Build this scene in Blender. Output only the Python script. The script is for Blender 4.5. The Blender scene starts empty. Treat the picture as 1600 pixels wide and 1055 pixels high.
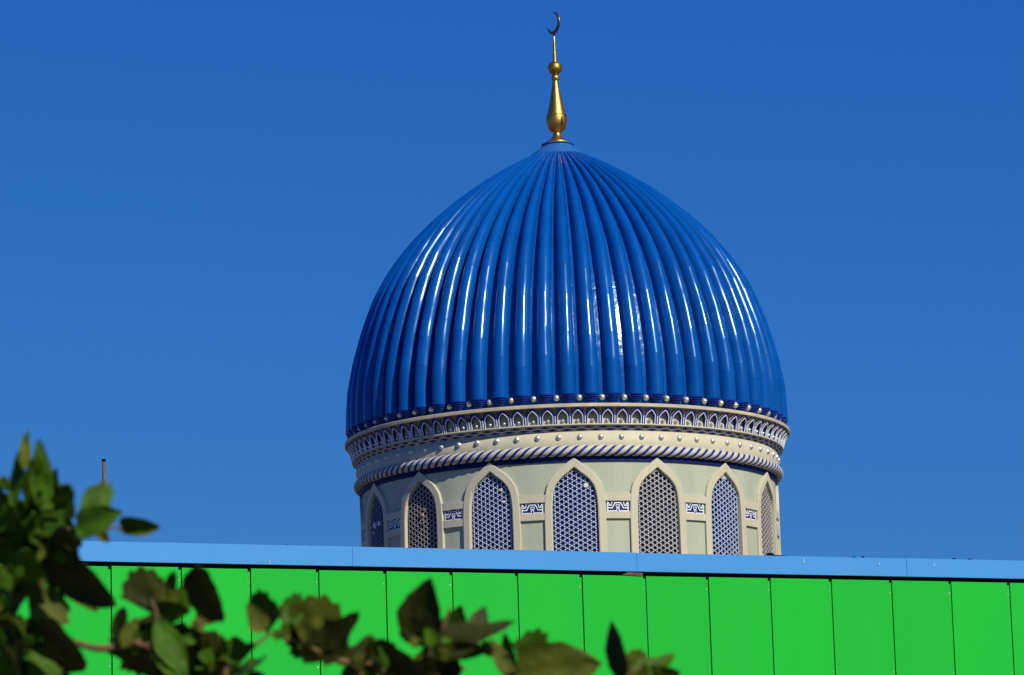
import bpy, math, random
from math import sin, cos, pi, radians, sqrt, atan2
from mathutils import Vector, Matrix, noise
random.seed(7)
S = bpy.context.scene
COL = S.collection

# ------------------------------------------------------------------ camera, sky, sun, exposure
F_PX, PITCH, ROLL = 5866.7, .1805, .02991
CAM = Vector((0, 0, 1.6))
FWD = Vector((0, cos(PITCH), sin(PITCH)))
_r = Vector((1, 0, 0)); _u = _r.cross(FWD)
RIGHT = _r*cos(ROLL) - _u*sin(ROLL)
UP = _u*cos(ROLL) + _r*sin(ROLL)
cd = bpy.data.cameras.new('camera'); cam = bpy.data.objects.new('camera', cd); COL.objects.link(cam)
cam.matrix_world = Matrix(((RIGHT.x, UP.x, -FWD.x, CAM.x), (RIGHT.y, UP.y, -FWD.y, CAM.y), (RIGHT.z, UP.z, -FWD.z, CAM.z), (0, 0, 0, 1)))
cd.sensor_fit = 'HORIZONTAL'; cd.sensor_width = 36; cd.lens = 36*F_PX/1600
cd.clip_start = .1; cd.clip_end = 5000
cd.dof.use_dof = True; cd.dof.focus_distance = 97; cd.dof.aperture_fstop = 13.5
S.camera = cam

SUN_AZ, SUN_EL = radians(36), radians(38)      # to the right of the camera's back, height
world = bpy.data.worlds.new('World'); S.world = world; world.use_nodes = True
wn = world.node_tree.nodes; wl = world.node_tree.links
sky = wn.new('ShaderNodeTexSky'); sky.sky_type = 'NISHITA'; sky.sun_disc = False
sky.sun_elevation = SUN_EL; sky.sun_rotation = pi - SUN_AZ
sky.altitude = 1500; sky.air_density = 1.0; sky.dust_density = .3; sky.ozone_density = 3.0
SKY_STRENGTH = .08
SKY_CURVE = ((.112, 1.42), (.690, .79), (4.42, .20))      # gain and power of each channel: a deeper, more saturated blue air
sep = wn.new('ShaderNodeSeparateColor'); comb = wn.new('ShaderNodeCombineColor'); wl.new(sky.outputs[0], sep.inputs[0])
for i, (gain, power) in enumerate(SKY_CURVE):
    p = wn.new('ShaderNodeMath'); p.operation = 'POWER'; p.inputs[1].default_value = power
    q = wn.new('ShaderNodeMath'); q.operation = 'MULTIPLY'; q.inputs[1].default_value = gain
    wl.new(sep.outputs[i], p.inputs[0]); wl.new(p.outputs[0], q.inputs[0]); wl.new(q.outputs[0], comb.inputs[i])
bg = wn['Background']; bg.inputs[1].default_value = SKY_STRENGTH
wl.new(comb.outputs[0], bg.inputs[0])

sl = bpy.data.lights.new('sun', 'SUN'); sun = bpy.data.objects.new('sun', sl); COL.objects.link(sun)
sl.energy = 5.0; sl.angle = radians(.53); sl.color = (1, .94, .82)
SUNV = Vector((sin(SUN_AZ)*cos(SUN_EL), -cos(SUN_AZ)*cos(SUN_EL), sin(SUN_EL)))
sun.rotation_euler = (-SUNV).to_track_quat('-Z', 'Y').to_euler(); sun.location = (30, -40, 60)
S.view_settings.view_transform = 'Standard'; S.view_settings.look = 'None'
S.view_settings.exposure = 0; S.view_settings.gamma = 1

def at(px, py, d):
    """world point seen at photograph pixel (px, py), d metres along the view axis"""
    return CAM + (FWD + RIGHT*((px-800)/F_PX) - UP*((py-527.5)/F_PX))*d

# ------------------------------------------------------------------ helpers
def tag(o, label=None, cat=None, group=None, kind=None):
    if label: o['label'] = label
    if cat: o['category'] = cat
    if group: o['group'] = group
    if kind: o['kind'] = kind
    return o

def empty(name, loc=(0, 0, 0), rz=0, parent=None):
    o = bpy.data.objects.new(name, None); COL.objects.link(o)
    o.location = loc; o.rotation_euler.z = rz; o.empty_display_size = .3
    if parent: o.parent = parent
    return o

class MB:
    def __init__(s): s.v = []; s.f = []; s.m = []; s.s = []
    def add(s, vs, fs, mat=0, smooth=False):
        n = len(s.v); s.v += [tuple(p) for p in vs]
        for f in fs: s.f.append(tuple(i+n for i in f)); s.m.append(mat); s.s.append(smooth)
    def grid(s, rows, mat=0, smooth=True, closed=False, flip=False):
        m = len(rows[0]); vs = [p for r in rows for p in r]; fs = []
        for i in range(len(rows)-1):
            for j in range(m if closed else m-1):
                k = (j+1) % m
                q = (i*m+j, i*m+k, (i+1)*m+k, (i+1)*m+j)
                fs.append(q[::-1] if flip else q)
        s.add(vs, fs, mat, smooth)
    def box(s, a, b, mat=0):
        x0, y0, z0 = a; x1, y1, z1 = b
        s.add([(x0,y0,z0),(x1,y0,z0),(x1,y1,z0),(x0,y1,z0),(x0,y0,z1),(x1,y0,z1),(x1,y1,z1),(x0,y1,z1)],
              [(0,3,2,1),(4,5,6,7),(0,1,5,4),(1,2,6,5),(2,3,7,6),(3,0,4,7)], mat)
    def lathe(s, prof, n=48, mat=0, smooth=True, origin=(0,0,0), split=False):
        """prof: (radius, z) bottom to top; split gives a hard edge at every profile point"""
        ox, oy, oz = origin
        ring = lambda r, z: [(ox+r*cos(2*pi*k/n), oy+r*sin(2*pi*k/n), oz+z) for k in range(n)]
        if split:
            for a, b in zip(prof, prof[1:]): s.grid([ring(*a), ring(*b)], mat, smooth, True)
        else: s.grid([ring(*p) for p in prof], mat, smooth, True)
    def tube(s, pts, rad, n=8, mat=0):
        rows = []
        pts = [Vector(p) for p in pts]
        for i, p in enumerate(pts):
            t = (pts[min(i+1, len(pts)-1)] - pts[max(i-1, 0)]).normalized()
            a = t.orthogonal().normalized() if i == 0 else (a - t*a.dot(t)).normalized()
            b = t.cross(a); r = rad[i] if isinstance(rad, (list, tuple)) else rad
            rows.append([p + (a*cos(2*pi*k/n) + b*sin(2*pi*k/n))*r for k in range(n)])
        s.grid(rows, mat, True, True)
        s.add(rows[0], [tuple(range(n))[::-1]], mat); s.add(rows[-1], [tuple(range(n))], mat)
    def build(s, name, mats, parent=None):
        me = bpy.data.meshes.new(name); me.from_pydata(s.v, [], s.f)
        mats = mats if isinstance(mats, (list, tuple)) else [mats]
        for m in mats: me.materials.append(m)
        me.polygons.foreach_set('material_index', s.m); me.polygons.foreach_set('use_smooth', s.s)
        me.update()
        o = bpy.data.objects.new(name, me); COL.objects.link(o)
        if parent: o.parent = parent
        return o

def copy(o, parent, rz):
    c = o.copy(); COL.objects.link(c); c.parent = parent; c.rotation_euler.z = rz
    return c

# ------------------------------------------------------------------ materials
def mat(name, col, rough=.6, metal=0, var=.12, scale=2.0, bump=0, bscale=6.0, spec=.4, coat=0, bdetail=3, rand=0, col2=None, streak=False, detail=6, local=False):
    m = bpy.data.materials.new(name); m.use_nodes = True
    n, l = m.node_tree.nodes, m.node_tree.links; b = n['Principled BSDF']
    b.inputs['Roughness'].default_value = rough; b.inputs['Metallic'].default_value = metal
    b.inputs['Specular IOR Level'].default_value = spec
    if coat: b.inputs['Coat Weight'].default_value = coat; b.inputs['Coat Roughness'].default_value = .07
    src = (n.new('ShaderNodeTexCoord').outputs['Object'] if local else n.new('ShaderNodeNewGeometry').outputs['Position'])
    mp = n.new('ShaderNodeMapping'); l.new(src, mp.inputs[0])
    if streak: mp.inputs['Scale'].default_value = (1, 1, .12)
    t = n.new('ShaderNodeTexNoise'); t.inputs['Scale'].default_value = scale; t.inputs['Detail'].default_value = detail
    t.inputs['Roughness'].default_value = .62; l.new(mp.outputs[0], t.inputs['Vector'])
    r = n.new('ShaderNodeValToRGB'); r.color_ramp.elements[0].position = .3; r.color_ramp.elements[1].position = .7
    c2 = col2 or tuple(c*(1-var*2) for c in col); c1 = col if col2 else tuple(min(1, c*(1+var)) for c in col)
    r.color_ramp.elements[0].color = (*c2, 1); r.color_ramp.elements[1].color = (*c1, 1)
    l.new(t.outputs[0], r.inputs[0]); base = r.outputs[0]
    if rand:                                         # every copy a slightly different tone
        oi = n.new('ShaderNodeObjectInfo'); mr = n.new('ShaderNodeMapRange'); mr.inputs[3].default_value = 1-rand; mr.inputs[4].default_value = 1+rand*.6
        hs = n.new('ShaderNodeHueSaturation'); l.new(oi.outputs['Random'], mr.inputs[0]); l.new(mr.outputs[0], hs.inputs['Value'])
        l.new(base, hs.inputs['Color']); base = hs.outputs[0]
    l.new(base, b.inputs['Base Color'])
    if bump:
        t2 = n.new('ShaderNodeTexNoise'); t2.inputs['Scale'].default_value = bscale; t2.inputs['Detail'].default_value = bdetail
        l.new(src, t2.inputs['Vector'])
        bp = n.new('ShaderNodeBump'); bp.inputs['Strength'].default_value = 1; bp.inputs['Distance'].default_value = bump
        l.new(t2.outputs[0], bp.inputs['Height']); l.new(bp.outputs[0], b.inputs['Normal'])
        if coat: l.new(bp.outputs[0], b.inputs['Coat Normal'])
    return m

M = {}
M['rib'] = mat('glossy_blue_enamel', (.0012, .068, .305), rough=.225, var=.06, scale=1.2, bump=.036, bscale=1.5, bdetail=0, rand=.10, spec=.5)
M['shell'] = mat('blue_sheet', (.0012, .069, .31), rough=.2, var=.06, scale=1.5, bump=.012, bscale=7, spec=.5)
M['corbel'] = mat('blue_corbel', (.003, .03, .26), rough=.35, var=.1, scale=4)
for k_ in ('rib', 'shell'): M[k_].node_tree.nodes['Principled BSDF'].inputs['Specular Tint'].default_value = (.55, .85, 1, 1)
M['collar'] = mat('worn_blue_collar', (.008, .10, .32), rough=.55, var=.2, scale=9, spec=.2, col2=(.025, .11, .28))
M['gold'] = mat('old_gilding', (.70, .40, .085), rough=.40, metal=1, scale=7, col2=(.48, .25, .05), bump=.004, bscale=9, local=True)
M['gold_dark'] = mat('tarnished_gilding', (.26, .16, .07), rough=.4, metal=1, scale=9, local=True)
M['silver'] = mat('silver_stud', (.66, .66, .62), rough=.46, metal=.7, var=.1, scale=12)
M['rivet'] = mat('blue_rivet', (.10, .26, .55), rough=.3, metal=.5, var=.2, scale=9)
M['cream'] = mat('cream_paint', (.53, .495, .355), rough=.62, var=.07, scale=2.2, col2=(.45, .415, .295), streak=True, bump=.003, bscale=14)
M['ledge'] = mat('cream_ledge', (.57, .49, .33), rough=.65, var=.1, scale=2.5, col2=(.40, .35, .25), bump=.004, bscale=10)
M['wall'] = mat('grey_green_render', (.41, .44, .33), rough=.8, scale=1.6, col2=(.335, .365, .275), streak=True, bump=.006, bscale=22)
M['blue_trim'] = mat('deep_blue_trim', (.004, .028, .25), rough=.5, var=.15, scale=5, spec=.15)
M['white_trim'] = mat('white_trim', (.74, .77, .80), rough=.4, var=.06, scale=6)
M['tile_blue'] = mat('tile_blue', (.010, .018, .12), rough=.35, var=.2, scale=8)
M['navy'] = mat('navy_band', (.003, .013, .10), rough=.6, var=.15, scale=5, spec=.15)
M['lattice'] = mat('blue_grey_lattice', (.30, .37, .55), rough=.5, var=.15, scale=5)
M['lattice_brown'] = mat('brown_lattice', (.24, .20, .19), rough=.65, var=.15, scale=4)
M['lattice_shaded'] = mat('shade_dark_lattice', (.055, .07, .14), rough=.6, var=.15, scale=4)  # shade painted into the colour: darker lattice for the far-left window
M['knot'] = mat('white_knots', (.70, .74, .82), rough=.5, var=.1, scale=5)
M['knot_grey'] = mat('grey_knots', (.66, .64, .62), rough=.6, var=.15, scale=5)
M['lattice_grey'] = mat('dusty_lattice', (.40, .40, .43), rough=.6, var=.14, scale=4)
M['pane_blue'] = mat('blue_pane', (.012, .034, .16), rough=.35, var=.3, scale=3)
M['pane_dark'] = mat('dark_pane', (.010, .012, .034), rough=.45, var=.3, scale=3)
M['patch'] = mat('pale_rag', (.70, .62, .52), rough=.9, var=.2, scale=20)
M['patch_tan'] = mat('tan_rag', (.50, .27, .14), rough=.9, var=.3, scale=20)
M['green'] = mat('green_panel', (.012, .425, .031), rough=.42, var=.03, scale=.7, col2=(.012, .40, .034), bump=.004, bscale=.6, spec=.12, streak=True, rand=.05)
M['sky_blue'] = mat('light_blue_fascia', (.049, .258, .575), rough=.45, var=.04, scale=1.2, col2=(.046, .245, .55), streak=True, spec=.35)
M['black'] = mat('black_gap', (.006, .006, .007), rough=.9, var=.2, spec=.03)
M['chip'] = mat('pale_blue_chip', (.28, .47, .66), rough=.6, var=.1, scale=9)
M['grey_render'] = mat('grey_render', (.34, .33, .30), rough=.85, var=.12, scale=1)
M['roof'] = mat('grey_roofing', (.15, .125, .085), rough=.9, var=.2, scale=1)
M['rust'] = mat('rusty_pipe', (.17, .135, .105), rough=.75, scale=14, col2=(.085, .055, .045), local=True)
M['pipe_pale'] = mat('pale_pipe', (.42, .42, .33), rough=.6, var=.15, scale=14, local=True)
M['brown'] = mat('brown_strip', (.13, .062, .042), rough=.8, var=.2, scale=8)
M['ground'] = mat('dusty_ground', (.11, .10, .075), rough=.95, var=.12, scale=.4, bump=.01, bscale=8)
M['bark'] = mat('brown_bark', (.19, .115, .034), rough=.85, scale=40, col2=(.08, .05, .018), bump=.002, bscale=90)

def leaf_material(name, top, under, trans, mixf):
    m = bpy.data.materials.new(name); m.use_nodes = True
    n, l = m.node_tree.nodes, m.node_tree.links; b = n['Principled BSDF']; out = n['Material Output']
    g = n.new('ShaderNodeNewGeometry')
    t = n.new('ShaderNodeTexNoise'); t.inputs['Scale'].default_value = 26; t.inputs['Detail'].default_value = 5
    l.new(g.outputs['Position'], t.inputs['Vector'])
    r = n.new('ShaderNodeValToRGB'); r.color_ramp.elements[0].position = .35; r.color_ramp.elements[1].position = .68
    r.color_ramp.elements[0].color = (*[c*.62 for c in top], 1); r.color_ramp.elements[1].color = (*[c*1.2 for c in top], 1)
    l.new(t.outputs[0], r.inputs[0])
    mx = n.new('ShaderNodeMix'); mx.data_type = 'RGBA'; mx.inputs[7].default_value = (*under, 1)
    l.new(g.outputs['Backfacing'], mx.inputs[0]); l.new(r.outputs[0], mx.inputs[6])
    l.new(mx.outputs[2], b.inputs['Base Color']); b.inputs['Roughness'].default_value = .55; b.inputs['Specular IOR Level'].default_value = .10
    tr = n.new('ShaderNodeBsdfTranslucent'); tr.inputs[0].default_value = (*trans, 1)
    ms = n.new('ShaderNodeMixShader'); ms.inputs[0].default_value = mixf
    l.new(b.outputs[0], ms.inputs[1]); l.new(tr.outputs[0], ms.inputs[2]); l.new(ms.outputs[0], out.inputs[0])
    t2 = n.new('ShaderNodeTexNoise'); t2.inputs['Scale'].default_value = 60; l.new(g.outputs['Position'], t2.inputs['Vector'])
    bp = n.new('ShaderNodeBump'); bp.inputs['Distance'].default_value = .003; l.new(t2.outputs[0], bp.inputs['Height']); l.new(bp.outputs[0], b.inputs['Normal'])
    return m
M['leaf'] = leaf_material('green_leaf', (.046, .108, .004), (.055, .098, .008), (.07, .14, .003), .10)
M['leaf_olive'] = leaf_material('olive_leaf', (.088, .105, .009), (.085, .09, .012), (.13, .14, .008), .25)
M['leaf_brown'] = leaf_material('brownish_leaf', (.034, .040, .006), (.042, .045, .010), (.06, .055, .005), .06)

# ------------------------------------------------------------------ the setting: ground
g = MB(); R_ = 3000
g.add([(-R_, -R_, 0), (R_, -R_, 0), (R_, R_, 0), (-R_, R_, 0)], [(0, 1, 2, 3)])
tag(g.build('ground', M['ground']), 'flat dusty pale ground around the buildings', kind='structure')

# ------------------------------------------------------------------ the mosque
AZ, DIST = .01401, 100.546
mosque = empty('mosque', (DIST*sin(AZ), DIST*cos(AZ), 0), -AZ)
tag(mosque, 'mosque with ribbed blue dome, gold crescent finial and arched lattice windows in a cream drum', 'mosque')

def cyl(R, phi, z):          # phi = 0 looks at the camera, + to the right
    return (R*sin(phi), -R*cos(phi), z)
RW = 5.62                    # radius on which drum details are measured
def wrap(u, R, z):
    return cyl(R, u/RW, z)

# --- hall below the drum
h = MB()
h.box((-10, -9, 0), (10, 11, 11.2)); h.box((-10.3, -9.3, 11.2), (10.3, 11.3, 11.5)); h.box((-10.1, -9.1, 11.5), (10.1, 11.1, 12.0))
hr = MB(); hr.box((-10.15, -9.15, 12.004), (10.15, 11.15, 12.12)); hr.lathe([(6.32, 12.1), (6.32, 12.72), (5.55, 12.92)], 64, smooth=True, split=True)
h.lathe([(6.3, 12.0), (6.3, 12.7), (5.6, 12.9), (5.0, 12.9)], 64, smooth=True, split=True)
hall = h.build('hall', M['cream'], mosque); hr.build('hall_roof', M['roof'], hall)
for x in (-7.5, -4.5, -1.5, 1.5, 4.5, 7.5):
    w = MB(); w.box((x-.6, -9.06, 2), (x+.6, -9.003, 7)); w.build('hall_window', M['pane_blue'], hall)

# --- dome: shell, ribs, corbels, studs, collar
PROF = [(17.10, 5.975), (17.37, 5.985), (17.9, 5.98), (18.4, 5.935), (19.0, 5.825), (19.6, 5.67), (20.1, 5.51), (20.6, 5.325), (21.1, 5.09),
        (21.6, 4.79), (22.1, 4.42), (22.6, 3.975), (23.1, 3.45), (23.6, 2.85), (24.1, 2.16), (24.55, 1.45), (25.02, .62)]
def catmull(P, t):
    n = len(P)-1; i = min(int(t), n-1); f = t-i
    p0, p1, p2, p3 = P[max(i-1, 0)], P[i], P[i+1], P[min(i+2, n)]
    return tuple(.5*(2*b + (c-a)*f + (2*a-5*b+4*c-d)*f*f + (3*b-a-3*c+d)*f**3) for a, b, c, d in zip(p0, p1, p2, p3))
dense = [catmull(PROF, i*(len(PROF)-1)/400) for i in range(401)]
alen = [0]
for a, b in zip(dense, dense[1:]): alen.append(alen[-1] + sqrt((a[0]-b[0])**2 + (a[1]-b[1])**2))
def prof_at(s):
    import bisect
    i = max(1, min(bisect.bisect_left(alen, s), 400)); f = (s-alen[i-1])/(alen[i]-alen[i-1])
    a, b = dense[i-1], dense[i]
    return a[0]+(b[0]-a[0])*f, a[1]+(b[1]-a[1])*f
LEN = alen[-1]
NRIB = 62; DPHI = 2*pi/NRIB
HALF_ANG = .5*DPHI*.77       # half the angle one rib covers
def bulge(r): return .295*min(1, (r/5.0)**1.0)*(1 if r > 1.5 else r/1.5*.9+.1)

sh = MB()
rows = []
for i in range(81):
    z, r = prof_at(LEN*i/80); b = bulge(r); rr = max(r-b, .3)
    rows.append([cyl(rr, 2*pi*k/186, z) for k in range(186)])
sh.grid(rows, 0, True, True)
dome = sh.build('dome', M['shell'], mosque)

S0 = alen[next(i for i, d in enumerate(dense) if d[0] >= 17.37)]
def make_rib(seed):
    rnd = random.Random(seed); mb = MB(); joints = [S0]
    while joints[-1] < LEN-.9: joints.append(joints[-1] + rnd.uniform(.62, 1.05))
    joints[-1] = LEN - .02
    NA = 14
    off = 0
    for a, b in zip(joints, joints[1:]):
        pa, pb = prof_at(a), prof_at(b); rows = []
        tw = rnd.uniform(-.009, .009); lean = rnd.uniform(-.006, .006); sw = 1 + rnd.uniform(-.02, .02)
        for i in range(6):
            f = i/5; z, r = prof_at(a+(b-a)*f)
            zc, rc = pa[0]+(pb[0]-pa[0])*f, pa[1]+(pb[1]-pa[1])*f
            z, r = z*.55+zc*.45, r*.55+rc*.45
            z2, r2 = prof_at(min(a+(b-a)*f+.02, LEN)); z1, r1 = prof_at(a+(b-a)*f-.02)
            tz, tr = z2-z1, r2-r1; q = sqrt(tz*tz+tr*tr) or 1
            nz, nr = -tr/q, tz/q                    # outward normal in the (r, z) plane
            B = bulge(r); base = r-B; row = []
            for k in range(NA+1):
                th = pi*k/NA
                du = -cos(th)*HALF_ANG*sw*max(base, .3) + (tw+off)*sin(th)*1.0
                hgt = (B+lean*(f-.5))*sin(th)**.85
                row.append(cyl(base + hgt*nr - .02*(1-sin(th)), du/max(base, .3), z + hgt*nz))
            rows.append(row)
        off = tw*.5
        mb.grid(rows, 0, True)
    z, r = prof_at(S0); B = bulge(r); base = r-B     # closed lower end
    s_ = S0+.3
    while s_ < LEN-2.2:                              # rivets along the seam on the rib's right edge
        zz, rr_ = prof_at(s_); B2 = bulge(rr_); b2 = rr_-B2+.012; ph_ = HALF_ANG*1.06
        hw_ = .011/b2; q1 = [cyl(b2-.01, ph_+hw_*cos(k*pi/3), zz+.014*sin(k*pi/3)) for k in range(6)]; q2 = [cyl(b2+.008, ph_+hw_*.6*cos(k*pi/3), zz+.008*sin(k*pi/3)) for k in range(6)]
        mb.grid([q1, q2], 1, True, True); mb.add(q2, [tuple(range(6))], 1)
        s_ += rnd.choice([.16, .17, .18, .34])
    end = [cyl(base + B*sin(pi*k/NA)**.85, -cos(pi*k/NA)*HALF_ANG, z) for k in range(NA+1)]
    mb.add(end, [tuple(range(NA+1))])
    return mb
ribs = []
STUD0 = .601*DPHI
for k in range(NRIB):
    phi = STUD0 + (k+.5)*DPHI
    if k < 8:
        o = make_rib(100+k).build('rib', [M['rib'], M['rivet']], dome); o.rotation_euler.z = phi; ribs.append(o)
    else: copy(ribs[random.randrange(8)], dome, phi)

cb = MB()                                            # stepped half-cone under a rib
z0 = 17.372
steps = [(.222, .0), (.232, -.008), (.228, -.030), (.180, -.036), (.176, -.046), (.205, -.050), (.200, -.078), (.148, -.084), (.145, -.094), (.170, -.098), (.165, -.126),
         (.110, -.132), (.108, -.142), (.132, -.146), (.126, -.172), (.074, -.178), (.074, -.188), (.094, -.192), (.088, -.216), (.045, -.222), (.05, -.25), (.0, -.27)]
rows = [[cyl(5.725 + 1.12*r*sin(pi*k/12), -cos(pi*k/12)*r*.98/5.8, z0+dz) for k in range(13)] for r, dz in steps]
for a, b in zip(rows, rows[1:]): cb.grid([a, b], 0, True, flip=True)
corbel = cb.build('corbel', M['corbel'], dome)
def stud_mesh(R, z, r, hgt):
    mb = MB(); prof = [(1, -.3), (1.02, .12), (.93, .38), (.72, .68), (.42, .9), (.12, 1.0), (0, 1.01)]
    rows = [[(r*q*cos(2*pi*k/14), -(R+hh*hgt), z+r*q*sin(2*pi*k/14)) for k in range(14)] for q, hh in prof]
    mb.grid(rows, 0, True, True); return mb
stud = stud_mesh(5.765, 17.285, .080, .09).build('dome_stud', M['silver'], dome)
for k in range(NRIB):
    for src, off in ((corbel, .5), (stud, 0)):
        if k == 0: src.rotation_euler.z = STUD0 + off*DPHI
        else: copy(src, dome, STUD0 + (k+off)*DPHI)
c = MB(); c.lathe([(.80, 24.90), (.76, 24.98), (.56, 25.13), (.42, 25.24), (.42, 25.25)], 48)
c.lathe([(.40, 25.25), (.445, 25.265), (.445, 25.29), (.40, 25.31), (0, 25.31)], 48, split=True)
c.build('collar', M['collar'], dome)

# --- finial
fin = MB(); fin.lathe([(.37, 25.31), (.38, 25.325), (.33, 25.36), (.24, 25.42), (.16, 25.49), (.115, 25.55), (.105, 25.60)], 32)
finial = fin.build('finial', M['gold'], mosque)
f = MB(); f.lathe([(.105, 25.60), (.115, 25.63), (.19, 25.68), (.255, 25.77), (.287, 25.88), (.292, 25.96), (.287, 26.05), (.275, 26.09)], 40)
f.lathe([(.275, 26.09), (.288, 26.095), (.288, 26.115), (.265, 26.12)], 40, split=True)
f.lathe([(.265, 26.12), (.245, 26.20), (.20, 26.40), (.155, 26.62), (.115, 26.84), (.085, 27.02), (.078, 27.10)], 40)
f.box((.13, -.275, 25.80), (.155, -.245, 26.02), 1)
f.build('bulb', [M['gold'], M['black']], finial)
f = MB()
f.lathe([(.115*max(sin(t*pi/12), .02), 27.17-.115*cos(t*pi/12)) for t in range(13)], 28); f.build('bead', M['gold'], finial)
f = MB(); f.lathe([(.2*max(sin(t*pi/18), .02), 27.455-.195*cos(t*pi/18)) for t in range(19)], 36)
f.lathe([(.2, 27.49), (.207, 27.492), (.207, 27.505), (.2, 27.507)], 36, split=True); f.build('ball', M['gold'], finial)
f = MB(); f.lathe([(.062, 27.64), (.055, 27.8), (.035, 28.2), (.024, 28.44), (.0, 28.46)], 20); f.build('spire', M['gold'], finial)
f = MB(); N = 44; rows = []
for i in range(N+1):
    t = i/N; a = radians(-172 + 269*t); w = .052*sin(pi*min(max(t, .0), 1))**.75 + .004
    rc = .312-w; d = (cos(a), sin(a)); tn = (-d[1], d[0]); row = []
    for k in range(10):
        q = 2*pi*k/10; rr = rc + w*cos(q); dy = .035*sin(q)*(.3+.7*sin(pi*t))
        row.append((rr*d[0], dy, .312 + rr*d[1]))
    rows.append(row)
f.grid(rows, 0, True, True)
cres = f.build('crescent', M['gold_dark'], finial); cres.location = (0, 0, 28.42); cres.rotation_euler.z = radians(-56)

# --- cornice: ledge, niche wall, lip, checkered soffit; arches and studs as sub-parts
NC = 192
c = MB()
c.lathe([(5.70, 17.0), (6.0, 17.0), (6.02, 17.015), (6.02, 17.085), (6.0, 17.10), (5.70, 17.115)], NC, 1, split=True)
c.lathe([(5.755, 16.58), (5.755, 17.0)], NC, 0)
c.lathe([(5.68, 16.545), (5.825, 16.56), (5.835, 16.57), (5.835, 16.598), (5.825, 16.605), (5.74, 16.61)], NC, 0, split=True)
n = 96
for k in range(n):                                   # soffit: two rows of diamonds on a cone
    for row, (ra, za, rb, zb) in enumerate(((5.80, 16.545, 5.742, 16.492), (5.742, 16.492, 5.683, 16.435))):
        p0 = (k + .5*row)*2*pi/n; p1 = p0 + pi/n; p2 = p0 + 2*pi/n
        rm, zm = (ra+rb)/2, (za+zb)/2
        L, Rr, T, B = cyl(rm, p0, zm), cyl(rm, p2, zm), cyl(ra, p1, za), cyl(rb, p1, zb)
        TL, TR, BL, BR = cyl(ra, p0, za), cyl(ra, p2, za), cyl(rb, p0, zb), cyl(rb, p2, zb)
        c.add([L, B, Rr, T], [(0, 1, 2, 3)], 2)
        c.add([TL, L, T, BL, B, BR, Rr, TR], [(0, 1, 2), (1, 3, 4), (6, 4, 5), (2, 6, 7)], 0)
cornice = c.build('cornice', [M['cream'], M['ledge'], M['blue_trim']], mosque)

NA_ = 96; W2 = pi/NA_*5.9
def rad_a(v):                                        # leaning face of the arch plate
    return 5.815 + .05*v/.38 + .12*(min(v, .40)/.38)**2.4
def cw(u, R, v): return cyl(R, u/5.9, 16.6+v)
def arch_c(t):                                       # opening outline, t 0..1 from foot to apex
    if t < .4: return .128, .17*t/.4
    s = (t-.4)/.6
    return .128*(1-s**1.55), .17 + .165*s**.82
pts = [arch_c(i/14) for i in range(15)]
def nrm(i):
    a0 = pts[max(i-1, 0)]; a1 = pts[min(i+1, 14)]; dx, dv = a1[0]-a0[0], a1[1]-a0[1]; q = sqrt(dx*dx+dv*dv)
    return dv/q, -dx/q
a = MB()
for sgn in (-1, 1):
    face, inn, out, fil = [], [], [], []
    for i, (hw, v) in enumerate(pts):
        nx, nv = nrm(i); bw = .062 if v > .16 else W2-hw
        o2 = (min(hw+nx*bw, W2), v+max(0, nv)*bw*1.15)
        if i == 14: o2 = (0, v+.085)
        if v <= .17: o2 = (W2, v)
        u = sgn*hw
        face.append([cw(u, rad_a(v), v), cw(sgn*o2[0], rad_a(o2[1]), o2[1])])
        inn.append([cw(u, rad_a(v)-.09, v), cw(u, rad_a(v), v)])
        out.append([cw(sgn*o2[0], rad_a(o2[1]), o2[1]), cw(sgn*o2[0], rad_a(o2[1])-.09, o2[1])])
        fil.append([cw(sgn*(hw+q_*nx), rad_a(v)+h_, v+q_*max(nv, 0)) for q_, h_ in ((-.004, -.01), (-.004, .014), (.015, .014), (.015, -.01))])
    a.grid(face, 0, False, flip=sgn > 0); a.grid(inn, 0, False, flip=sgn > 0); a.grid(out, 2, False, flip=sgn > 0)
    a.grid(fil, 1, False, flip=sgn < 0)
st = []
for i in range(7):                                   # white strip on the pilaster to the right of the opening
    v = .01 + .19*i/6; w = .013 if i else .003
    st.append([cw(W2-w, rad_a(v), v), cw(W2-w, rad_a(v)+.022, v), cw(W2+w, rad_a(v)+.022, v), cw(W2+w, rad_a(v), v)])
a.grid(st, 1, False, flip=True)
st = []
for i in range(5):                                   # thin cream fin up to the ledge between two arches
    v = .20 + .20*i/4; w = .010 + .008*(i/4)**2
    st.append([cw(W2-w, rad_a(v)-.07, v), cw(W2, rad_a(v)-.035, v), cw(W2+w, rad_a(v)-.07, v)])
a.grid(st, 2, False, flip=True)
arch = a.build('niche_arch', [M['blue_trim'], M['white_trim'], M['ledge']], cornice)
cst = stud_mesh(5.76, 16.685, .050, .09).build('cornice_stud', M['silver'], cornice)
C0 = .757*2*pi/NA_
for k in range(NA_):
    if k == 0: arch.rotation_euler.z = cst.rotation_euler.z = C0
    else: copy(arch, cornice, C0+k*2*pi/NA_); copy(cst, cornice, C0+k*2*pi/NA_)

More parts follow.
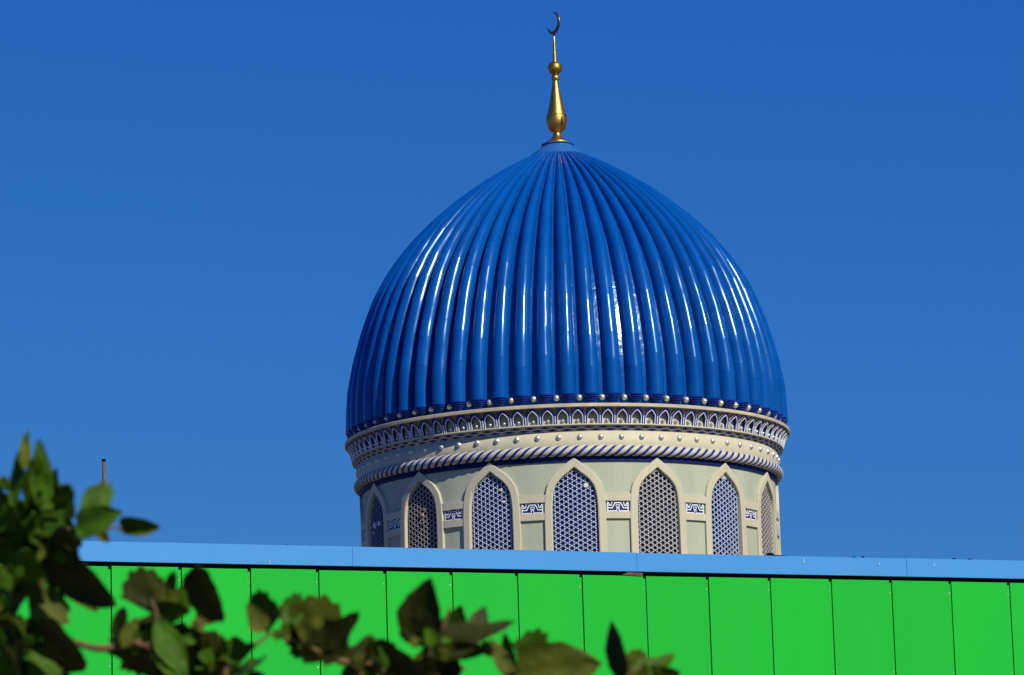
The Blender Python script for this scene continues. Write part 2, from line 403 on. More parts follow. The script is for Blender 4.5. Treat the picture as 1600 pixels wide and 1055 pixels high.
# --- studded band, rope moulding, blue band
b = MB(); b.lathe([(5.66, 16.0), (5.68, 16.06), (5.68, 16.44), (5.62, 16.45)], NC, 0)
band = b.build('band', M['cream'], mosque)
NB = 66; bst = stud_mesh(5.675, 16.28, .076, .07).build('band_stud', M['silver'], band)
for k in range(NB):
    if k == 0: bst.rotation_euler.z = .608*2*pi/NB
    else: copy(bst, band, (k+.608)*2*pi/NB)
rope = MB(); NS = 148; NT = 24
cols = [(k+q, .016 if .5 < q < .86 else 0) for k in range(NS) for q in (0, .12, .25, .38, .48, .52, .62, .74, .84, .88)]
for i in range(NT+1):
    t = 2*pi*i/NT; row = []                          # t = 0 is the underside, going up the outer face
    tw = (t if t <= pi else 2*pi-t)/pi*1.7
    for kk, dep in cols:
        q = kk % 1; rr = .142 - dep - (0 if dep else .010*abs((q if q < .5 else q-1) - .18)/.32)
        row.append(cyl(5.66 + rr*cos(t-pi/2), (kk+tw)*2*pi/NS, 15.922 + rr*sin(t-pi/2)))
    rope.v += row
m_ = len(cols)
for i in range(NT):
    for j in range(m_):
        k2 = (j+1) % m_; blue = .47 < (cols[j][0] % 1) < .87
        rope.f.append((i*m_+j, (i+1)*m_+j, (i+1)*m_+k2, i*m_+k2)[::-1]); rope.m.append(1 if blue else 0); rope.s.append(True)
rope.build('rope_moulding', [M['cream'], M['blue_trim']], mosque)
b = MB(); b.lathe([(5.58, 15.655), (5.615, 15.66), (5.615, 15.80), (5.64, 15.86), (5.6, 15.9)], NC, 0, split=True)
b.build('blue_band', M['navy'], mosque)

# --- drum wall with openings, windows, surrounds, tiles
APEX = 15.51
half = [(0, 0), (.050, .036), (.154, .127), (.255, .200), (.344, .275), (.436, .383), (.50, .483), (.54, .617), (.566, .783), (.582, 1.0), (.588, 1.4), (.59, 2.0), (.59, 2.62)]
inner = [(w, APEX-d) for w, d in half]              # right half, apex to foot
def offset(o):
    res = []
    for i, (w, z) in enumerate(inner):
        a0, a1 = inner[max(i-1, 0)], inner[min(i+1, len(inner)-1)]
        if i == 0: a0 = (-a1[0], a1[1])
        dx, dz = a1[0]-a0[0], a1[1]-a0[1]; q = sqrt(dx*dx+dz*dz)
        nx, nz = -dz/q, dx/q
        if i == 0: res.append((0, z + o*1.22)); continue
        if i == 1: nx, nz = nx*1, nz*1
        res.append((w+nx*o, z+nz*o))
    res[-1] = (res[-1][0], inner[-1][1])
    return res
outer = offset(.20); hole = offset(.10)
NWIN = 16; BAY = 2*pi/NWIN; HB = BAY/2*RW
wl_ = MB()
for sgn in (-1, 1):
    rows = [[wrap(sgn*(hw + (HB-hw)*t/6), 5.575, z) for t in range(7)] for hw, z in hole]
    wl_.grid(rows, 0, True, flip=sgn > 0)
    za = hole[0][1]
    wl_.grid([[wrap(sgn*HB*t/6, 5.575, z) for t in range(7)] for z in (15.75, za)], 0, True, flip=sgn > 0)
W0 = .0687*BAY
wall_bay = wl_
drum_mb = MB()
for k in range(NWIN):                               # one drum wall
    a_ = W0+k*BAY; ca, sa = cos(a_), sin(a_); n0 = len(drum_mb.v)
    drum_mb.v += [(x*ca-y*sa, x*sa+y*ca, z) for x, y, z in wall_bay.v]
    drum_mb.f += [tuple(i+n0 for i in f_) for f_ in wall_bay.f]; drum_mb.m += wall_bay.m; drum_mb.s += wall_bay.s
drum = drum_mb.build('drum', M['wall'], mosque)

def full(o): return [(-w, z) for w, z in o[::-1]] + [(w, z) for w, z in o[1:]]
fi, fo = full(inner), full(outer)
fr = MB(); RF = 5.65
mid = [((a0[0]*.88+b0[0]*.12), (a0[1]*.88+b0[1]*.12)) for a0, b0 in zip(fi, fo)]
mid2 = [((a0[0]*.08+b0[0]*.92), (a0[1]*.08+b0[1]*.92)) for a0, b0 in zip(fi, fo)]
strip = lambda P, R1, Q, R2: [[wrap(u, R1, z), wrap(u2, R2, z2)] for (u, z), (u2, z2) in zip(P, Q)]
fr.grid(strip(fi, 5.49, fi, RF-.012), 0, False); fr.grid(strip(fi, RF-.012, mid, RF), 0, False)
fr.grid(strip(mid, RF, mid2, RF), 0, False); fr.grid(strip(mid2, RF, fo, RF-.012), 0, False); fr.grid(strip(fo, RF-.012, fo, 5.57), 0, False)

poly = [(w, z) for w, z in fi]
def clip(p, d):
    """parameter range of the line p + t d inside the arch outline"""
    ts = []
    P = poly
    for i in range(len(P)):
        a0, b0 = P[i], P[(i+1) % len(P)]
        ex, ez = b0[0]-a0[0], b0[1]-a0[1]; den = d[0]*ez - d[1]*ex
        if abs(den) < 1e-9: continue
        t = ((a0[0]-p[0])*ez - (a0[1]-p[1])*ex)/den; s_ = ((a0[0]-p[0])*d[1] - (a0[1]-p[1])*d[0])/den
        if -1e-6 <= s_ <= 1+1e-6: ts.append(t)
    return (min(ts), max(ts)) if len(ts) > 1 else None
def lattice_mesh():
    mb = MB(); A = .133; sp = A*sqrt(3)/2; BW = .0068
    for ang, rr in ((90, .0), (30, .003), (150, .006)):
        d = (cos(radians(ang)), sin(radians(ang))); nn = (-d[1], d[0])
        for i in range(-40, 41):
            p = (nn[0]*(i+.5)*sp, 14.3 + nn[1]*(i+.5)*sp)
            r = clip(p, d)
            if not r or r[1]-r[0] < .03: continue
            q = []
            NSEG = max(1, int((r[1]-r[0])*abs(d[0])/.25))
            rowsf = []
            for s_ in range(NSEG+1):
                t = r[0]+(r[1]-r[0])*s_/NSEG
                ux, uz = p[0]+d[0]*t, p[1]+d[1]*t
                a1 = (ux+nn[0]*BW, uz+nn[1]*BW); a2 = (ux-nn[0]*BW, uz-nn[1]*BW)
                rowsf.append([wrap(a1[0], 5.53, a1[1]), wrap(a1[0], 5.552+rr, a1[1]), wrap(a2[0], 5.552+rr, a2[1]), wrap(a2[0], 5.53, a2[1])])
            mb.grid(rowsf, 0, False)
    d1, d2 = (0, A), (A*sqrt(3)/2, A/2)              # six-sided knots where the bars cross
    for i in range(-40, 41):
        for j in range(-40, 41):
            for hx, hz in ((.5, 0), (0, .5), (.5, -.5)):
                u = d1[0]*(i+hx)+d2[0]*(j+hz); z = 14.3 + d1[1]*(i+hx)+d2[1]*(j+hz)
                if abs(u) > .6 or not 12.85 < z < 15.55: continue
                r = clip((u, z), (1, 0))
                if not r or r[0] > -.02 or r[1] < .02: continue
                q1 = [wrap(u+.017*cos(k*pi/3), 5.555, z+.017*sin(k*pi/3)) for k in range(6)]; q2 = [wrap(u+.013*cos(k*pi/3), 5.564, z+.013*sin(k*pi/3)) for k in range(6)]
                mb.grid([q1, q2], 1, False, True); mb.add(q2, [tuple(range(6))], 1)
    return mb
lat = lattice_mesh()
pn = MB()
rows = [[wrap(-w+2*w*t/6, 5.505, z) for t in range(7)] for w, z in inner]
pn.grid(rows, 0, True, flip=True)

def rag(pts, R=5.575):
    mb = MB()
    for (u, z, s_) in pts:
        n_ = 9; rnd = random.Random(int(u*1000+z*77))
        ring = [(u + s_*rnd.uniform(.6, 1.15)*cos(2*pi*k/n_), z + s_*rnd.uniform(.5, 1.0)*sin(2*pi*k/n_)) for k in range(n_)]
        f1 = [wrap(a0, R-.03, b0) for a0, b0 in ring]; f2 = [wrap(u+(a0-u)*.8, R+.01, z+(b0-z)*.8) for a0, b0 in ring]
        mb.grid([f1, f2], 0, True, True); mb.add(f2, [tuple(range(n_))])
    return mb

# tile with white interlace on blue
tl = MB(); TU, TZ0, TZ1 = .285, 14.362, 14.63; TR = 5.590
tl.grid([[wrap(-TU+2*TU*t/4, TR, z) for t in range(5)] for z in (TZ0, TZ1)], 0, True)
for z in (TZ0, TZ1): tl.grid([[wrap(-TU+2*TU*t/4, R, z) for t in range(5)] for R in ((5.57, TR) if z == TZ0 else (TR, 5.57))], 0, False)
def band2d(path, w):
    path = [(x, y) for x, y in path]; n_ = len(path); rows_ = []
    for i in range(n_):
        a0, a1 = path[max(i-1, 0)], path[min(i+1, n_-1)]
        dx, dy = a1[0]-a0[0], a1[1]-a0[1]; q = sqrt(dx*dx+dy*dy) or 1
        nx, ny = -dy/q, dx/q; k_ = 1
        if 0 < i < n_-1:
            e = (path[i][0]-a0[0], path[i][1]-a0[1]); eq = sqrt(e[0]**2+e[1]**2) or 1
            k_ = 1/max(.5, (e[0]*dx+e[1]*dy)/(eq*q))
        rows_.append(((path[i][0]+nx*w*k_, path[i][1]+ny*w*k_), (path[i][0]-nx*w*k_, path[i][1]-ny*w*k_)))
    return rows_
LINES = [[(.02, .03), (.90, .03), (.90, .30), (1.0, .44), (1.0, .44)],          # foot line, up round the middle post
         [(.06, .03), (.06, .97)],                                             # outer edge
         [(.06, .33), (.50, .33), (.60, .58), (.74, .82), (1.0, .82)],         # step up to the crown
         [(.07, .90), (.30, .56), (.30, .56)], [(.14, .56), (.42, .56)], [(.40, .56), (.46, .90)],
         [(.30, .94), (.72, .94)], [(.80, .60), (1.0, .62)], [(.84, .60), (.84, .40)]]
LW = [.085, .08, .085, .075, .075, .065, .075, .06, .05]
for path, w in zip(LINES, LW):
    for sgn in (-1, 1):
        sx, sz = TU, TZ1-TZ0
        P = [(-sgn*TU*(1-x), TZ0+sz*y) for x, y in path]
        P = [p for i, p in enumerate(P) if i == 0 or p != P[i-1]]
        rows_ = [[wrap(a0[0], TR+.004, a0[1]), wrap(a0[0], TR+.010, a0[1]), wrap(b0[0], TR+.010, b0[1]), wrap(b0[0], TR+.004, b0[1])] for a0, b0 in band2d(P, w*.16)]
        tl.grid(rows_, 1, False); 
# surround of a pier: two rails between neighbouring frames
pr_ = MB(); GU = HB-.79
for z0_, z1_ in ((14.632, 14.82), (14.178, 14.36)):
    n_ = 5; us = [-GU-.03+2*(GU+.03)*t/(n_-1) for t in range(n_)]
    pr_.grid([[wrap(u, 5.57, z0_) for u in us], [wrap(u, 5.636, z0_) for u in us]], 0, False)
    pr_.grid([[wrap(u, 5.636, z0_) for u in us], [wrap(u, 5.636, z1_) for u in us]], 0, False)
    pr_.grid([[wrap(u, 5.636, z1_) for u in us], [wrap(u, 5.57, z1_) for u in us]], 0, False)

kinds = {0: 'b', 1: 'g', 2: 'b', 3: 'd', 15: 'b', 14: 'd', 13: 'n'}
rags = {0: ([(.30, 15.03, .085)], 'patch'), 2: ([(-.02, 15.36, .06)], 'patch'), 15: ([(.28, 15.03, .06), (.33, 14.72, .055)], 'patch'),
        14: ([(.0, 14.62, .08), (.10, 14.74, .05), (.05, 14.40, .04)], 'patch_tan'), 13: ([(-.2, 14.63, .11), (.15, 14.66, .10), (-.3, 14.45, .06)], 'patch')}
first = {}
def shared(key, mb, name, mats, parent, rz):
    if key in first:
        o = copy(first[key], parent, rz)
    else:
        o = first[key] = mb.build(name, mats, parent); o.rotation_euler.z = rz
    return o
for k in range(NWIN):
    a_ = W0 + k*BAY; kd = kinds.get(k, 'b')
    win = shared('frame', fr, 'window', M['cream'], mosque, a_)
    if kd in 'gd': win['label'] = 'window with greyer lattice' if kd == 'g' else 'window with dusty brown lattice'
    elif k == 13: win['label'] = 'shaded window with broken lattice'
    lm = {'b': ('lattice', 'knot'), 'g': ('lattice_grey', 'knot_grey'), 'd': ('lattice_brown', 'knot_grey'), 'n': ('lattice_shaded', 'lattice')}[kd]  # 'n' has its shade put into darker lattice and knot colours
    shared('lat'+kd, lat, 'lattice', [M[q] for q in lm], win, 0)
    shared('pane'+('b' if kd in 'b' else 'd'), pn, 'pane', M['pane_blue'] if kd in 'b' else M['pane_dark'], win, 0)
    for one in (rags[k][0] if k in rags else ()): rag([one]).build('rag', M[rags[k][1]], win)
    shared('tile', tl, 'tile', [M['tile_blue'], M['white_trim']], mosque, a_+BAY/2)
    shared('pier', pr_, 'pier_rails', M['cream'], mosque, a_+BAY/2)

# ------------------------------------------------------------------ the green building in front
A0, D0, TH = -.10882, 61.616, .38934
bld = empty('panelled_building', (D0*sin(A0), D0*cos(A0), 0), TH)     # local x along the wall, -y towards the camera
tag(bld, 'low building clad in bright green panels below a light blue parapet band', 'building')
ZG, ZC, ZT = 9.164, 9.238, 9.565; K0, K1 = -7, 26; PW = 1.2
b = MB(); b.box((K0*PW, .10, 0), (K1*PW, 16, 9.30)); b.build('body', M['grey_render'], bld)
b = MB(); b.box((K0*PW, .055, 0), (K1*PW, .10, 9.26)); b.build('backing', M['black'], bld)
b = MB(); b.box((K0*PW, .14, 9.30), (K1*PW, 16, 9.36)); b.build('roof', M['roof'], bld)
for k in range(K0, K1):
    x0, x1 = k*PW+.011, (k+1)*PW-.011; rnd = random.Random(k)
    zt = ZG + rnd.uniform(-.006, .006); dy = rnd.uniform(-.003, .003); nw, nh = .04, .045
    mb = MB(); zb = .3
    P = [(x0, zb), (x1, zb), (x1, zt-nh), (x1-nw, zt-nh), (x1-nw, zt), (x0, zt)]
    fy, by = -.012+dy, .05
    n_ = len(P); f1 = [(x, fy, z) for x, z in P]; f2 = [(x, by, z) for x, z in P]
    mb.add(f1, [tuple(range(n_))]); mb.grid([f1, f2], 0, False, True, flip=True)
    for dz in (.20, 1.62, 3.0, 4.4):
        for x in (x1-.035,):
            q = [(x+.008*cos(2*pi*i/8), fy-.006, zt-dz-.03*rnd.random()+.008*sin(2*pi*i/8)) for i in range(8)]
            mb.add(q, [tuple(range(8))], 1); mb.grid([[(a1, fy, c1) for a1, b1, c1 in q], q], 1, False, True, flip=True)
    mb.build('wall_panel', [M['green'], M['silver']], bld)
J = [-9.64+2*4.38*0, -5.26, -.88, 3.50, 7.86, 12.26, 16.64, 21.0, 25.4]
J[0] = K0; J = [j for j in J if K0 <= j <= K1] + [K1]
for a0, a1 in zip(J, J[1:]):
    rnd = random.Random(int(a0*10)); mb = MB(); x0, x1 = a0*PW+.003, a1*PW-.003; y = -.032 + rnd.uniform(-.004, .004)
    mb.box((x0, y, ZC), (x1, .16, ZT+rnd.uniform(-.004, .004)))
    mb.build('fascia', M['sky_blue'], bld)
mb = MB(); mb.add([(7.62*PW, -.03, ZG+.012), (7.95*PW, -.03, ZG-.004), (7.95*PW, -.03, ZG+.052), (7.72*PW, -.03, ZG+.060)], [(0, 1, 2, 3)])
mb.add([(7.62*PW, .05, ZG+.012), (7.95*PW, .05, ZG-.004), (7.95*PW, -.03, ZG-.004), (7.62*PW, -.03, ZG+.012)], [(0, 1, 2, 3)])
mb.build('loose_strip', M['brown'], bld)
for k, z0_, z1_, w in ((2.28, ZC+.005, ZC+.09, .008), (10.55, ZT-.13, ZT-.03, .012), (11.8, ZT-.14, ZT-.08, .012), (12.72, ZT-.14, ZT-.07, .012)):
    mb = MB(); x = k*PW; mb.add([(x-w, -.041, z0_), (x+w, -.041, z0_+.01), (x+w*.6, -.041, z1_), (x-w*.7, -.041, z1_-.02)], [(0, 1, 2, 3)])
    mb.build('paint_chip', M['chip'], bld)
for k, w, hh in ((10.16, .17, .018), (10.03, .10, .055), (13.08, .03, .03), (13.35, .05, .025), (11.4, .04, .02), (11.55, .03, .03), (-.62, .12, .02), (2.55, .02, .02), (2.9, .03, .015)):
    mb = MB(); x = k*PW
    mb.add([(x-w, -.03, ZT), (x+w, -.03, ZT), (x+w, .03, ZT), (x-w, .03, ZT), (x-w*.5, 0, ZT+hh), (x+w*.3, 0, ZT+hh*.8)], [(0, 1, 5, 4), (1, 2, 5), (2, 3, 4, 5), (3, 0, 4)])
    mb.build('flashing', M['black'], bld)

# ------------------------------------------------------------------ rusty pipe on that roof
pp = at(163.5, 850, 62.6)
mb = MB(); mb.lathe([(.027, 0), (.027, .69)], 14, 1); mb.lathe([(.033, .69), (.033, .75), (.027, .75)], 14, 1, split=True)
zt_ = at(163.5, 714, 62.6).z - 9.36
mb.lathe([(.029, .75), (.029, zt_-.04)], 14, 0); mb.lathe([(.033, zt_-.04), (.033, zt_), (.0, zt_)], 14, 2, split=True)
pipe = mb.build('roof_pipe', [M['rust'], M['pipe_pale'], M['black']])
pipe.location = (pp.x, pp.y, 9.36)
tag(pipe, 'thin rusty upright pipe on the roof behind the light blue parapet', 'pipe')

# ------------------------------------------------------------------ leafy shrub in the foreground
PD = 5.5
PX = PD/F_PX                                         # metres per photo pixel at the shrub
root = at(330, 1055, PD+.15); root.z = 0
shrub = empty('leafy_shrub', root)
tag(shrub, 'leafy shrub with dark green and olive leaves, out of focus in front of green wall', 'shrub')
def lp(px, py, d=0): return at(px, py, PD+d) - root
fol = MB()
def leaf(base, axis, normal, L, W, kind, cup, droop, m, rnd):
    """one curved leaf: fan, pointed or lobed outline, folded on its midrib"""
    ax = axis.normalized(); nn = (normal - ax*normal.dot(ax)).normalized(); sd = ax.cross(nn)
    NU, NV = 15, 12; rows = []; ph = rnd.uniform(0, 6)
    for i in range(NV+1):
        t = i/NV
        if kind == 'fan': w = (sin(min(t*1.0, 1)*pi*.5)**.9) * (1 if t < .8 else sqrt(max(0, 1-((t-.8)/.2)**2))*.75+.25*(1-(t-.8)/.2))
        elif kind == 'long': w = sin(pi*t**.8)**.8
        elif kind == 'lobe': w = sin(pi*t**.75)**.7*(1 + .38*sin(t*11+ph))
        elif kind == 'blunt': w = max(0, 1-(2*t-1)**2)**.36
        else: w = sin(pi*t**.62)**.75
        if kind in ('oval', 'long', 'blunt') and t < .97: w *= 1 + .06*sin(t*24+ph) + .05*sin(t*9+ph*2)
        if i == 0: w = .05
        row = []
        for j in range(NU):
            s_ = (j/(NU-1)*2-1); ss = abs(s_)
            tt = t
            if kind == 'fan': tt = t*(1 - .28*ss*ss*t) + (.035*sin(s_*11+ph) if i == NV else 0)
            jag = 1 + .06*sin(t*25+ph+s_*3) if ss == 1 else 1
            x = s_*w*W*.5*jag
            y = tt*L
            if kind in ('fan', 'lobe'):
                th = s_*(.92 if kind == 'fan' else 1.75); ra = t*(.80+.20*cos(th))*(1+(.055*t*cos(s_*15+ph) if kind == 'fan' else .17*t*cos(th*5.1))); w = max(t, .05)
                x = ra*sin(th)*W*(.66 if kind == 'fan' else .54); y = ra*cos(th)*L
            z = cup*W*(ss**1.3)*.5*w - droop*L*t*t + .04*W*sin(s_*5+ph+t*4)*ss
            row.append(base + sd*x + ax*y + nn*z)
        rows.append(row)
    fol.grid(rows, m, True)
rl = random.Random(3)
# x, y of the leaf base, x, y of its tip, width (photo pixels), outline, material, turn of the face about its axis, depth
G, O, B_ = 0, 1, 2
LEAVES = [
 (20,795, 40,675, 24,'long',G,-60,.0), (38,735, 41,672, 18,'long',O,20,-.01), (68,800, 62,690, 34,'long',G,35,.0), (84,800, 70,725, 40,'oval',G,10,.02), (52,800, 50,715, 30,'long',G,-60,.06), (86,802, 86,734, 34,'blunt',B_,-85,.01), (98,812, 103,762, 26,'blunt',G,-85,.0), (108,812, 112,780, 16,'oval',G,30,-.01), (118,822, 172,757, 46,'fan',G,-30,.02), (118,826, 184,800, 46,'oval',G,15,-.02), (186,818, 249,823, 26,'oval',G,-50,.0), (186,828, 247,827, 20,'long',O,35,-.01),
 (150,822, 172,846, 24,'oval',O,30,.0), (66,836, 172,946, 78,'long',B_,-90,-.03), (80,835, 125,880, 60,'blunt',B_,-80,-.02), (112,905, 150,955, 44,'oval',O,45,.05), (40,905, 98,975, 62,'fan',O,40,.03),
 (68,964, 128,1046, 66,'blunt',B_,-85,-.04), (30,815, 0,770, 60,'oval',G,-60,.04), (45,835, 10,800, 64,'fan',G,-75,.0), (48,845, 100,800, 56,'oval',G,-40,-.02),
 (40,860, 5,850, 70,'fan',G,-65,.05), (60,850, 88,905, 70,'oval',G,-80,.02), (20,870, 60,905, 66,'oval',G,-35,-.03), (5,890, 14,955, 30,'long',G,-70,.0),
 (-5,880, -12,960, 60,'oval',O,20,.06), (20,955, 36,1000, 24,'oval',G,-60,.05), (0,985, 40,975, 44,'oval',O,20,.02), (30,985, 24,1045, 40,'long',B_,-70,.0),
 (-10,1010, 30,1062, 70,'oval',G,-50,.03), (45,1010, 85,1062, 60,'fan',G,20,.02), (60,1030, 60,1095, 70,'oval',B_,-50,.06), (-20,800, -60,740, 80,'oval',G,20,.05),
 (-10,930, -60,960, 80,'fan',G,10,.05), (100,1040,60,1090,50,'blunt',G,-80,.03), (10,965,34,1010,40,'blunt',B_,-85,.0), (0,905,18,955,26,'blunt',B_,-85,-.01), (95,830, 125,855, 50,'oval',G,-70,.03), (85,815, 60,770, 46,'oval',G,-70,.07),
 (240,960, 212,892, 70,'fan',B_,-5,.0), (240,950, 272,915, 46,'fan',O,-35,.02), (266,922, 274,893, 18,'long',G,-70,.03), (348,972, 302,890, 70,'blunt',B_,-90,-.03),
 (290,950, 300,905, 40,'oval',G,-50,.04), (305,962, 350,962, 26,'long',O,40,.04), (236,955, 296,955, 40,'oval',G,-45,.0), (184,1012, 190,950, 30,'blunt',B_,-80,.0),
 (190,1012, 215,965, 22,'long',O,40,.0), (215,1010, 240,960, 36,'oval',B_,-60,.04), (210,1000, 262,1008, 58,'blunt',B_,-90,.03), (232,1008, 256,1002, 22,'oval',O,40,-.03),
 (243,968, 290,1058, 40,'long',G,25,-.04), (285,972, 302,1045, 46,'oval',B_,-85,.02), (262,1010, 270,1056, 46,'oval',G,10,-.05), (210,1015, 250,1062, 66,'oval',B_,-80,.0),
 (322,1035, 334,988, 38,'blunt',B_,0,.02), (350,1028, 382,1004, 32,'blunt',G,-75,.0), (300,1030, 310,1075, 50,'oval',G,-70,.03), (330,1035, 350,1080, 50,'oval',O,-20,.02),
 (370,1066, 408,1028, 50,'blunt',G,-90,.0), (384,1060, 425,1072, 44,'oval',B_,-70,.02), (304,1000, 312,960, 22,'oval',O,30,.03),
 (418,994, 408,926, 56,'fan',G,-80,.0), (412,988, 388,944, 30,'oval',O,35,-.02), (446,990, 462,928, 44,'fan',G,-80,.03), (452,985, 486,940, 40,'oval',G,-70,.02), (478,1012, 506,936, 92,'fan',O,28,.0),
 (500,1015, 552,966, 60,'lobe',B_,-10,-.03), (440,996, 486,980, 34,'oval',B_,-60,-.02), (520,1020, 525,975, 50,'oval',O,-20,.02), (470,1010, 520,1025, 40,'oval',O,-20,.0),
 (548,1040, 572,998, 44,'lobe',B_,-75,.0), (575,1042, 604,1000, 50,'blunt',B_,-85,.02), (586,1004, 676,1068, 50,'blunt',B_,-90,-.02), (555,1062, 605,1030, 44,'oval',O,-5,.01), (560,1035,545,1085, 50,'oval',G,-60,.03),
 (648,1012, 674,906, 62,'long',B_,-60,.0), (646,1008, 652,930, 40,'oval',O,30,.03), (640,1000, 634,965, 30,'oval',G,-85,.02), (655,1012, 646,990, 16,'oval',O,30,-.03),
 (672,1014, 782,977, 52,'lobe',B_,15,.0), (705,1000, 720,948, 40,'oval',G,-25,.02), (738,992, 757,950, 30,'oval',B_,15,.01), (690,1015, 765,1016, 34,'oval',B_,-80,-.02), (668,1003, 712,1060, 56,'blunt',B_,-90,.02), (688,1012, 700,1030, 22,'oval',O,10,-.03), (752,1005, 772,1026, 20,'oval',O,0,.0),
 (800,1062, 768,996, 26,'long',O,30,.0), (806,1052, 786,992, 30,'oval',G,-80,.02), (812,1052, 848,988, 50,'fan',G,-60,.02), (806,1058, 934,1036, 88,'oval',O,30,-.02), (800,1058, 850,1095, 60,'oval',G,-40,.0),
 (978,1062, 951,974, 42,'long',B_,-65,.0), (978,1060, 1002,1018, 40,'fan',O,15,.02), (1000,1062, 1046,1028, 44,'lobe',G,-60,.0), (1020,1062, 1062,1050, 34,'oval',O,30,.02), (1004,1060, 1008,1036, 16,'oval',O,30,-.03)]
for x0, y0, x1, y1, w, kind, m, turn, dd in LEAVES:
    a0 = lp(x0, y0, dd + rl.uniform(-.02, .02)); a1 = lp(x1, y1, dd + rl.uniform(-.035, .035)); ax = a1-a0
    face = Matrix.Rotation(radians(turn*.55), 3, UP) @ (-FWD)
    nn = (face + UP*(rl.uniform(.0, .4) if turn > -30 else rl.uniform(-.6, -.35))).normalized()
    leaf(a0, ax, nn, ax.length*1.04, w*PX*1.08/max(.6, abs(cos(radians(turn*.45)))), kind, rl.uniform(.06, .28), rl.uniform(-.05, .12), m, rl)
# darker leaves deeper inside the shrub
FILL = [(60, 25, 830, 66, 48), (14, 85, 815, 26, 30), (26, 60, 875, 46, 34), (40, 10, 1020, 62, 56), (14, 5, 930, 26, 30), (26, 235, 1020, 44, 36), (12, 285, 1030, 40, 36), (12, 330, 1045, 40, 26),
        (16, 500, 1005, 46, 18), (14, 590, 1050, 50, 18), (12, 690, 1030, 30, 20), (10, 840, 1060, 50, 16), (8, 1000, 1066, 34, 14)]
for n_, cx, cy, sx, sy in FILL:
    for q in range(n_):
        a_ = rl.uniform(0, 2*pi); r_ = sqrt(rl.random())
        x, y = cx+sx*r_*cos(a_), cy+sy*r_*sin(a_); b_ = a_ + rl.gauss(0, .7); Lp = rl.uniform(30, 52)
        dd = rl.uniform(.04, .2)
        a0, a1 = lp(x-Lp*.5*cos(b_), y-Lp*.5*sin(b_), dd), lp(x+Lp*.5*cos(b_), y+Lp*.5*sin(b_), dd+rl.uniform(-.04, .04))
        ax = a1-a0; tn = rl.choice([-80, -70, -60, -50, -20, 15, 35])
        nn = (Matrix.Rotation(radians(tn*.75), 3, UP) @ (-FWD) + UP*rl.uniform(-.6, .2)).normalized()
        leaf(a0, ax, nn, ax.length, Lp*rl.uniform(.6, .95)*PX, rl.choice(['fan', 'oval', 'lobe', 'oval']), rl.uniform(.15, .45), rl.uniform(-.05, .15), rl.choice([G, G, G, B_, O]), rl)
# small sunlit leaves at the outside of the shrub
for n_, cx, cy, sx, sy in ((16, 50, 790, 52, 46), (8, 20, 890, 40, 30), (6, 90, 850, 26, 26), (7, 20, 1010, 44, 34), (7, 250, 1000, 50, 36), (6, 350, 1025, 36, 22), (6, 470, 985, 50, 26), (5, 590, 1035, 50, 18), (5, 700, 1010, 40, 20), (5, 850, 1040, 60, 16)):
    for q in range(n_):
        a_ = rl.uniform(0, 2*pi); r_ = sqrt(rl.random()); x, y = cx+sx*r_*cos(a_), cy+sy*r_*sin(a_)
        b_ = rl.gauss(pi/2, .9); Lp = rl.uniform(16, 30); dd = rl.uniform(-.06, .02)
        a0, a1 = lp(x, y, dd), lp(x+Lp*cos(b_), y-Lp*sin(b_), dd+rl.uniform(-.02, .02)); ax = a1-a0
        nn = (Matrix.Rotation(radians(rl.uniform(-25, 45)), 3, UP) @ (-FWD) + UP*rl.uniform(-.2, .5)).normalized()
        leaf(a0, ax, nn, ax.length, Lp*rl.uniform(.6, 1.0)*PX, rl.choice(['fan', 'lobe', 'oval']), rl.uniform(.1, .3), rl.uniform(-.05, .15), rl.choice([G, G, G, O]), rl)
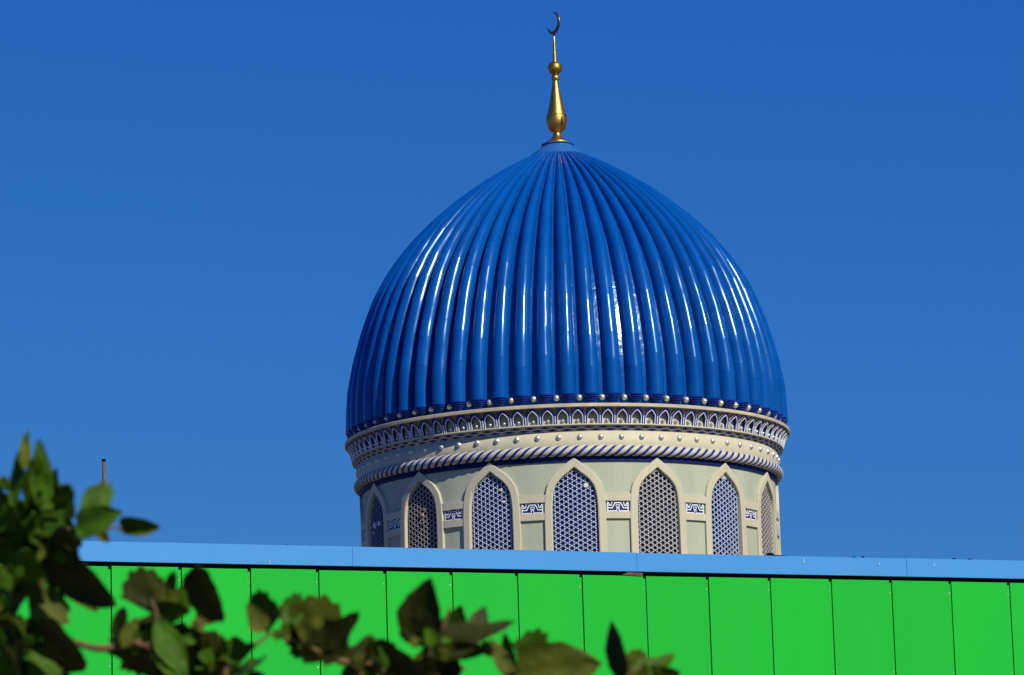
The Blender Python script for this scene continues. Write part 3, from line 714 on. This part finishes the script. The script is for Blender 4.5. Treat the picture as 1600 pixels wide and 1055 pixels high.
# stems
def stem(pts, r0, r1, name='branch'):
    P = [Vector(p) for p in pts]; Q = []
    for i in range((len(P)-1)*6+1):
        Q.append(Vector(catmull([tuple(p) for p in P], i/6)))
    n_ = len(Q); mb = MB(); mb.tube(Q, [r0+(r1-r0)*i/(n_-1) for i in range(n_)], 8)
    return mb.build(name, M['bark'], shrub)
Z0 = Vector((0, 0, 0))
fork = Vector((.02, 0, .75))
stem([Z0, Vector((-.02, .02, .35)), fork], .035, .026, 'trunk')
hub_l = lp(60, 1500, .05); hub_m = lp(300, 1400, .02); hub_r = lp(700, 1450, .03)
STEMS = [([fork, hub_l, lp(50, 1200, .1), lp(58, 1000, .1), lp(62, 870, .08), lp(70, 800, .03)], .012, .0035),
         ([fork, hub_m, lp(290, 1150), lp(240, 1015), lp(150, 1013), lp(60, 985)], .014, .0065),
         ([lp(62, 870), lp(100, 830), lp(150, 826), lp(190, 824)], .005, .0025),
         ([lp(240, 1015), lp(245, 965), lp(236, 935)], .006, .0025), ([lp(250, 1030), lp(290, 1000), lp(320, 960)], .006, .0025),
         ([hub_m, lp(340, 1180), lp(352, 1055), lp(372, 1035), lp(396, 1010), lp(420, 992)], .009, .003),
         ([hub_m, lp(480, 1250), lp(560, 1060), lp(520, 1030), lp(465, 1003), lp(420, 990)], .011, .004),
         ([hub_r, lp(640, 1200), lp(600, 1060), lp(570, 1035)], .009, .004),
         ([hub_r, lp(690, 1200), lp(680, 1060), lp(668, 1015), lp(690, 985), lp(703, 949)], .009, .0028),
         ([hub_r, lp(790, 1200), lp(805, 1058), lp(830, 1040)], .009, .003),
         ([hub_r, lp(900, 1250), lp(965, 1120), lp(980, 1058), lp(1000, 1045)], .010, .003),
         ([fork, hub_r], .018, .014)]
for P, r0, r1 in STEMS: stem(P, r0*.75, r1*.62)
# the leaves lower down, below the photograph's frame, along the same stems
for P, r0, r1 in STEMS:
    for i in range(len(P)-1):
        for q in range(9):
            p = P[i].lerp(P[i+1], rl.random()) + Vector((rl.gauss(0, .05), rl.gauss(0, .07), rl.gauss(0, .04)))
            w = p + root - CAM; zc = w.dot(FWD); py = 527.5 - F_PX*w.dot(UP)/zc
            if py < 1100: continue
            d = Vector((rl.gauss(0, 1), rl.gauss(0, .6), rl.uniform(-.2, 1))).normalized(); nn = Vector((rl.gauss(0, .7), -1+rl.gauss(0, .6), rl.uniform(0, 1)))
            leaf(p, d, nn, rl.uniform(.05, .09), rl.uniform(.04, .07), rl.choice(['fan', 'oval', 'lobe']), rl.uniform(.1, .5), rl.uniform(0, .3), rl.choice([G, G, O, B_]), rl)
fol.build('foliage', [M['leaf'], M['leaf_olive'], M['leaf_brown']], shrub)
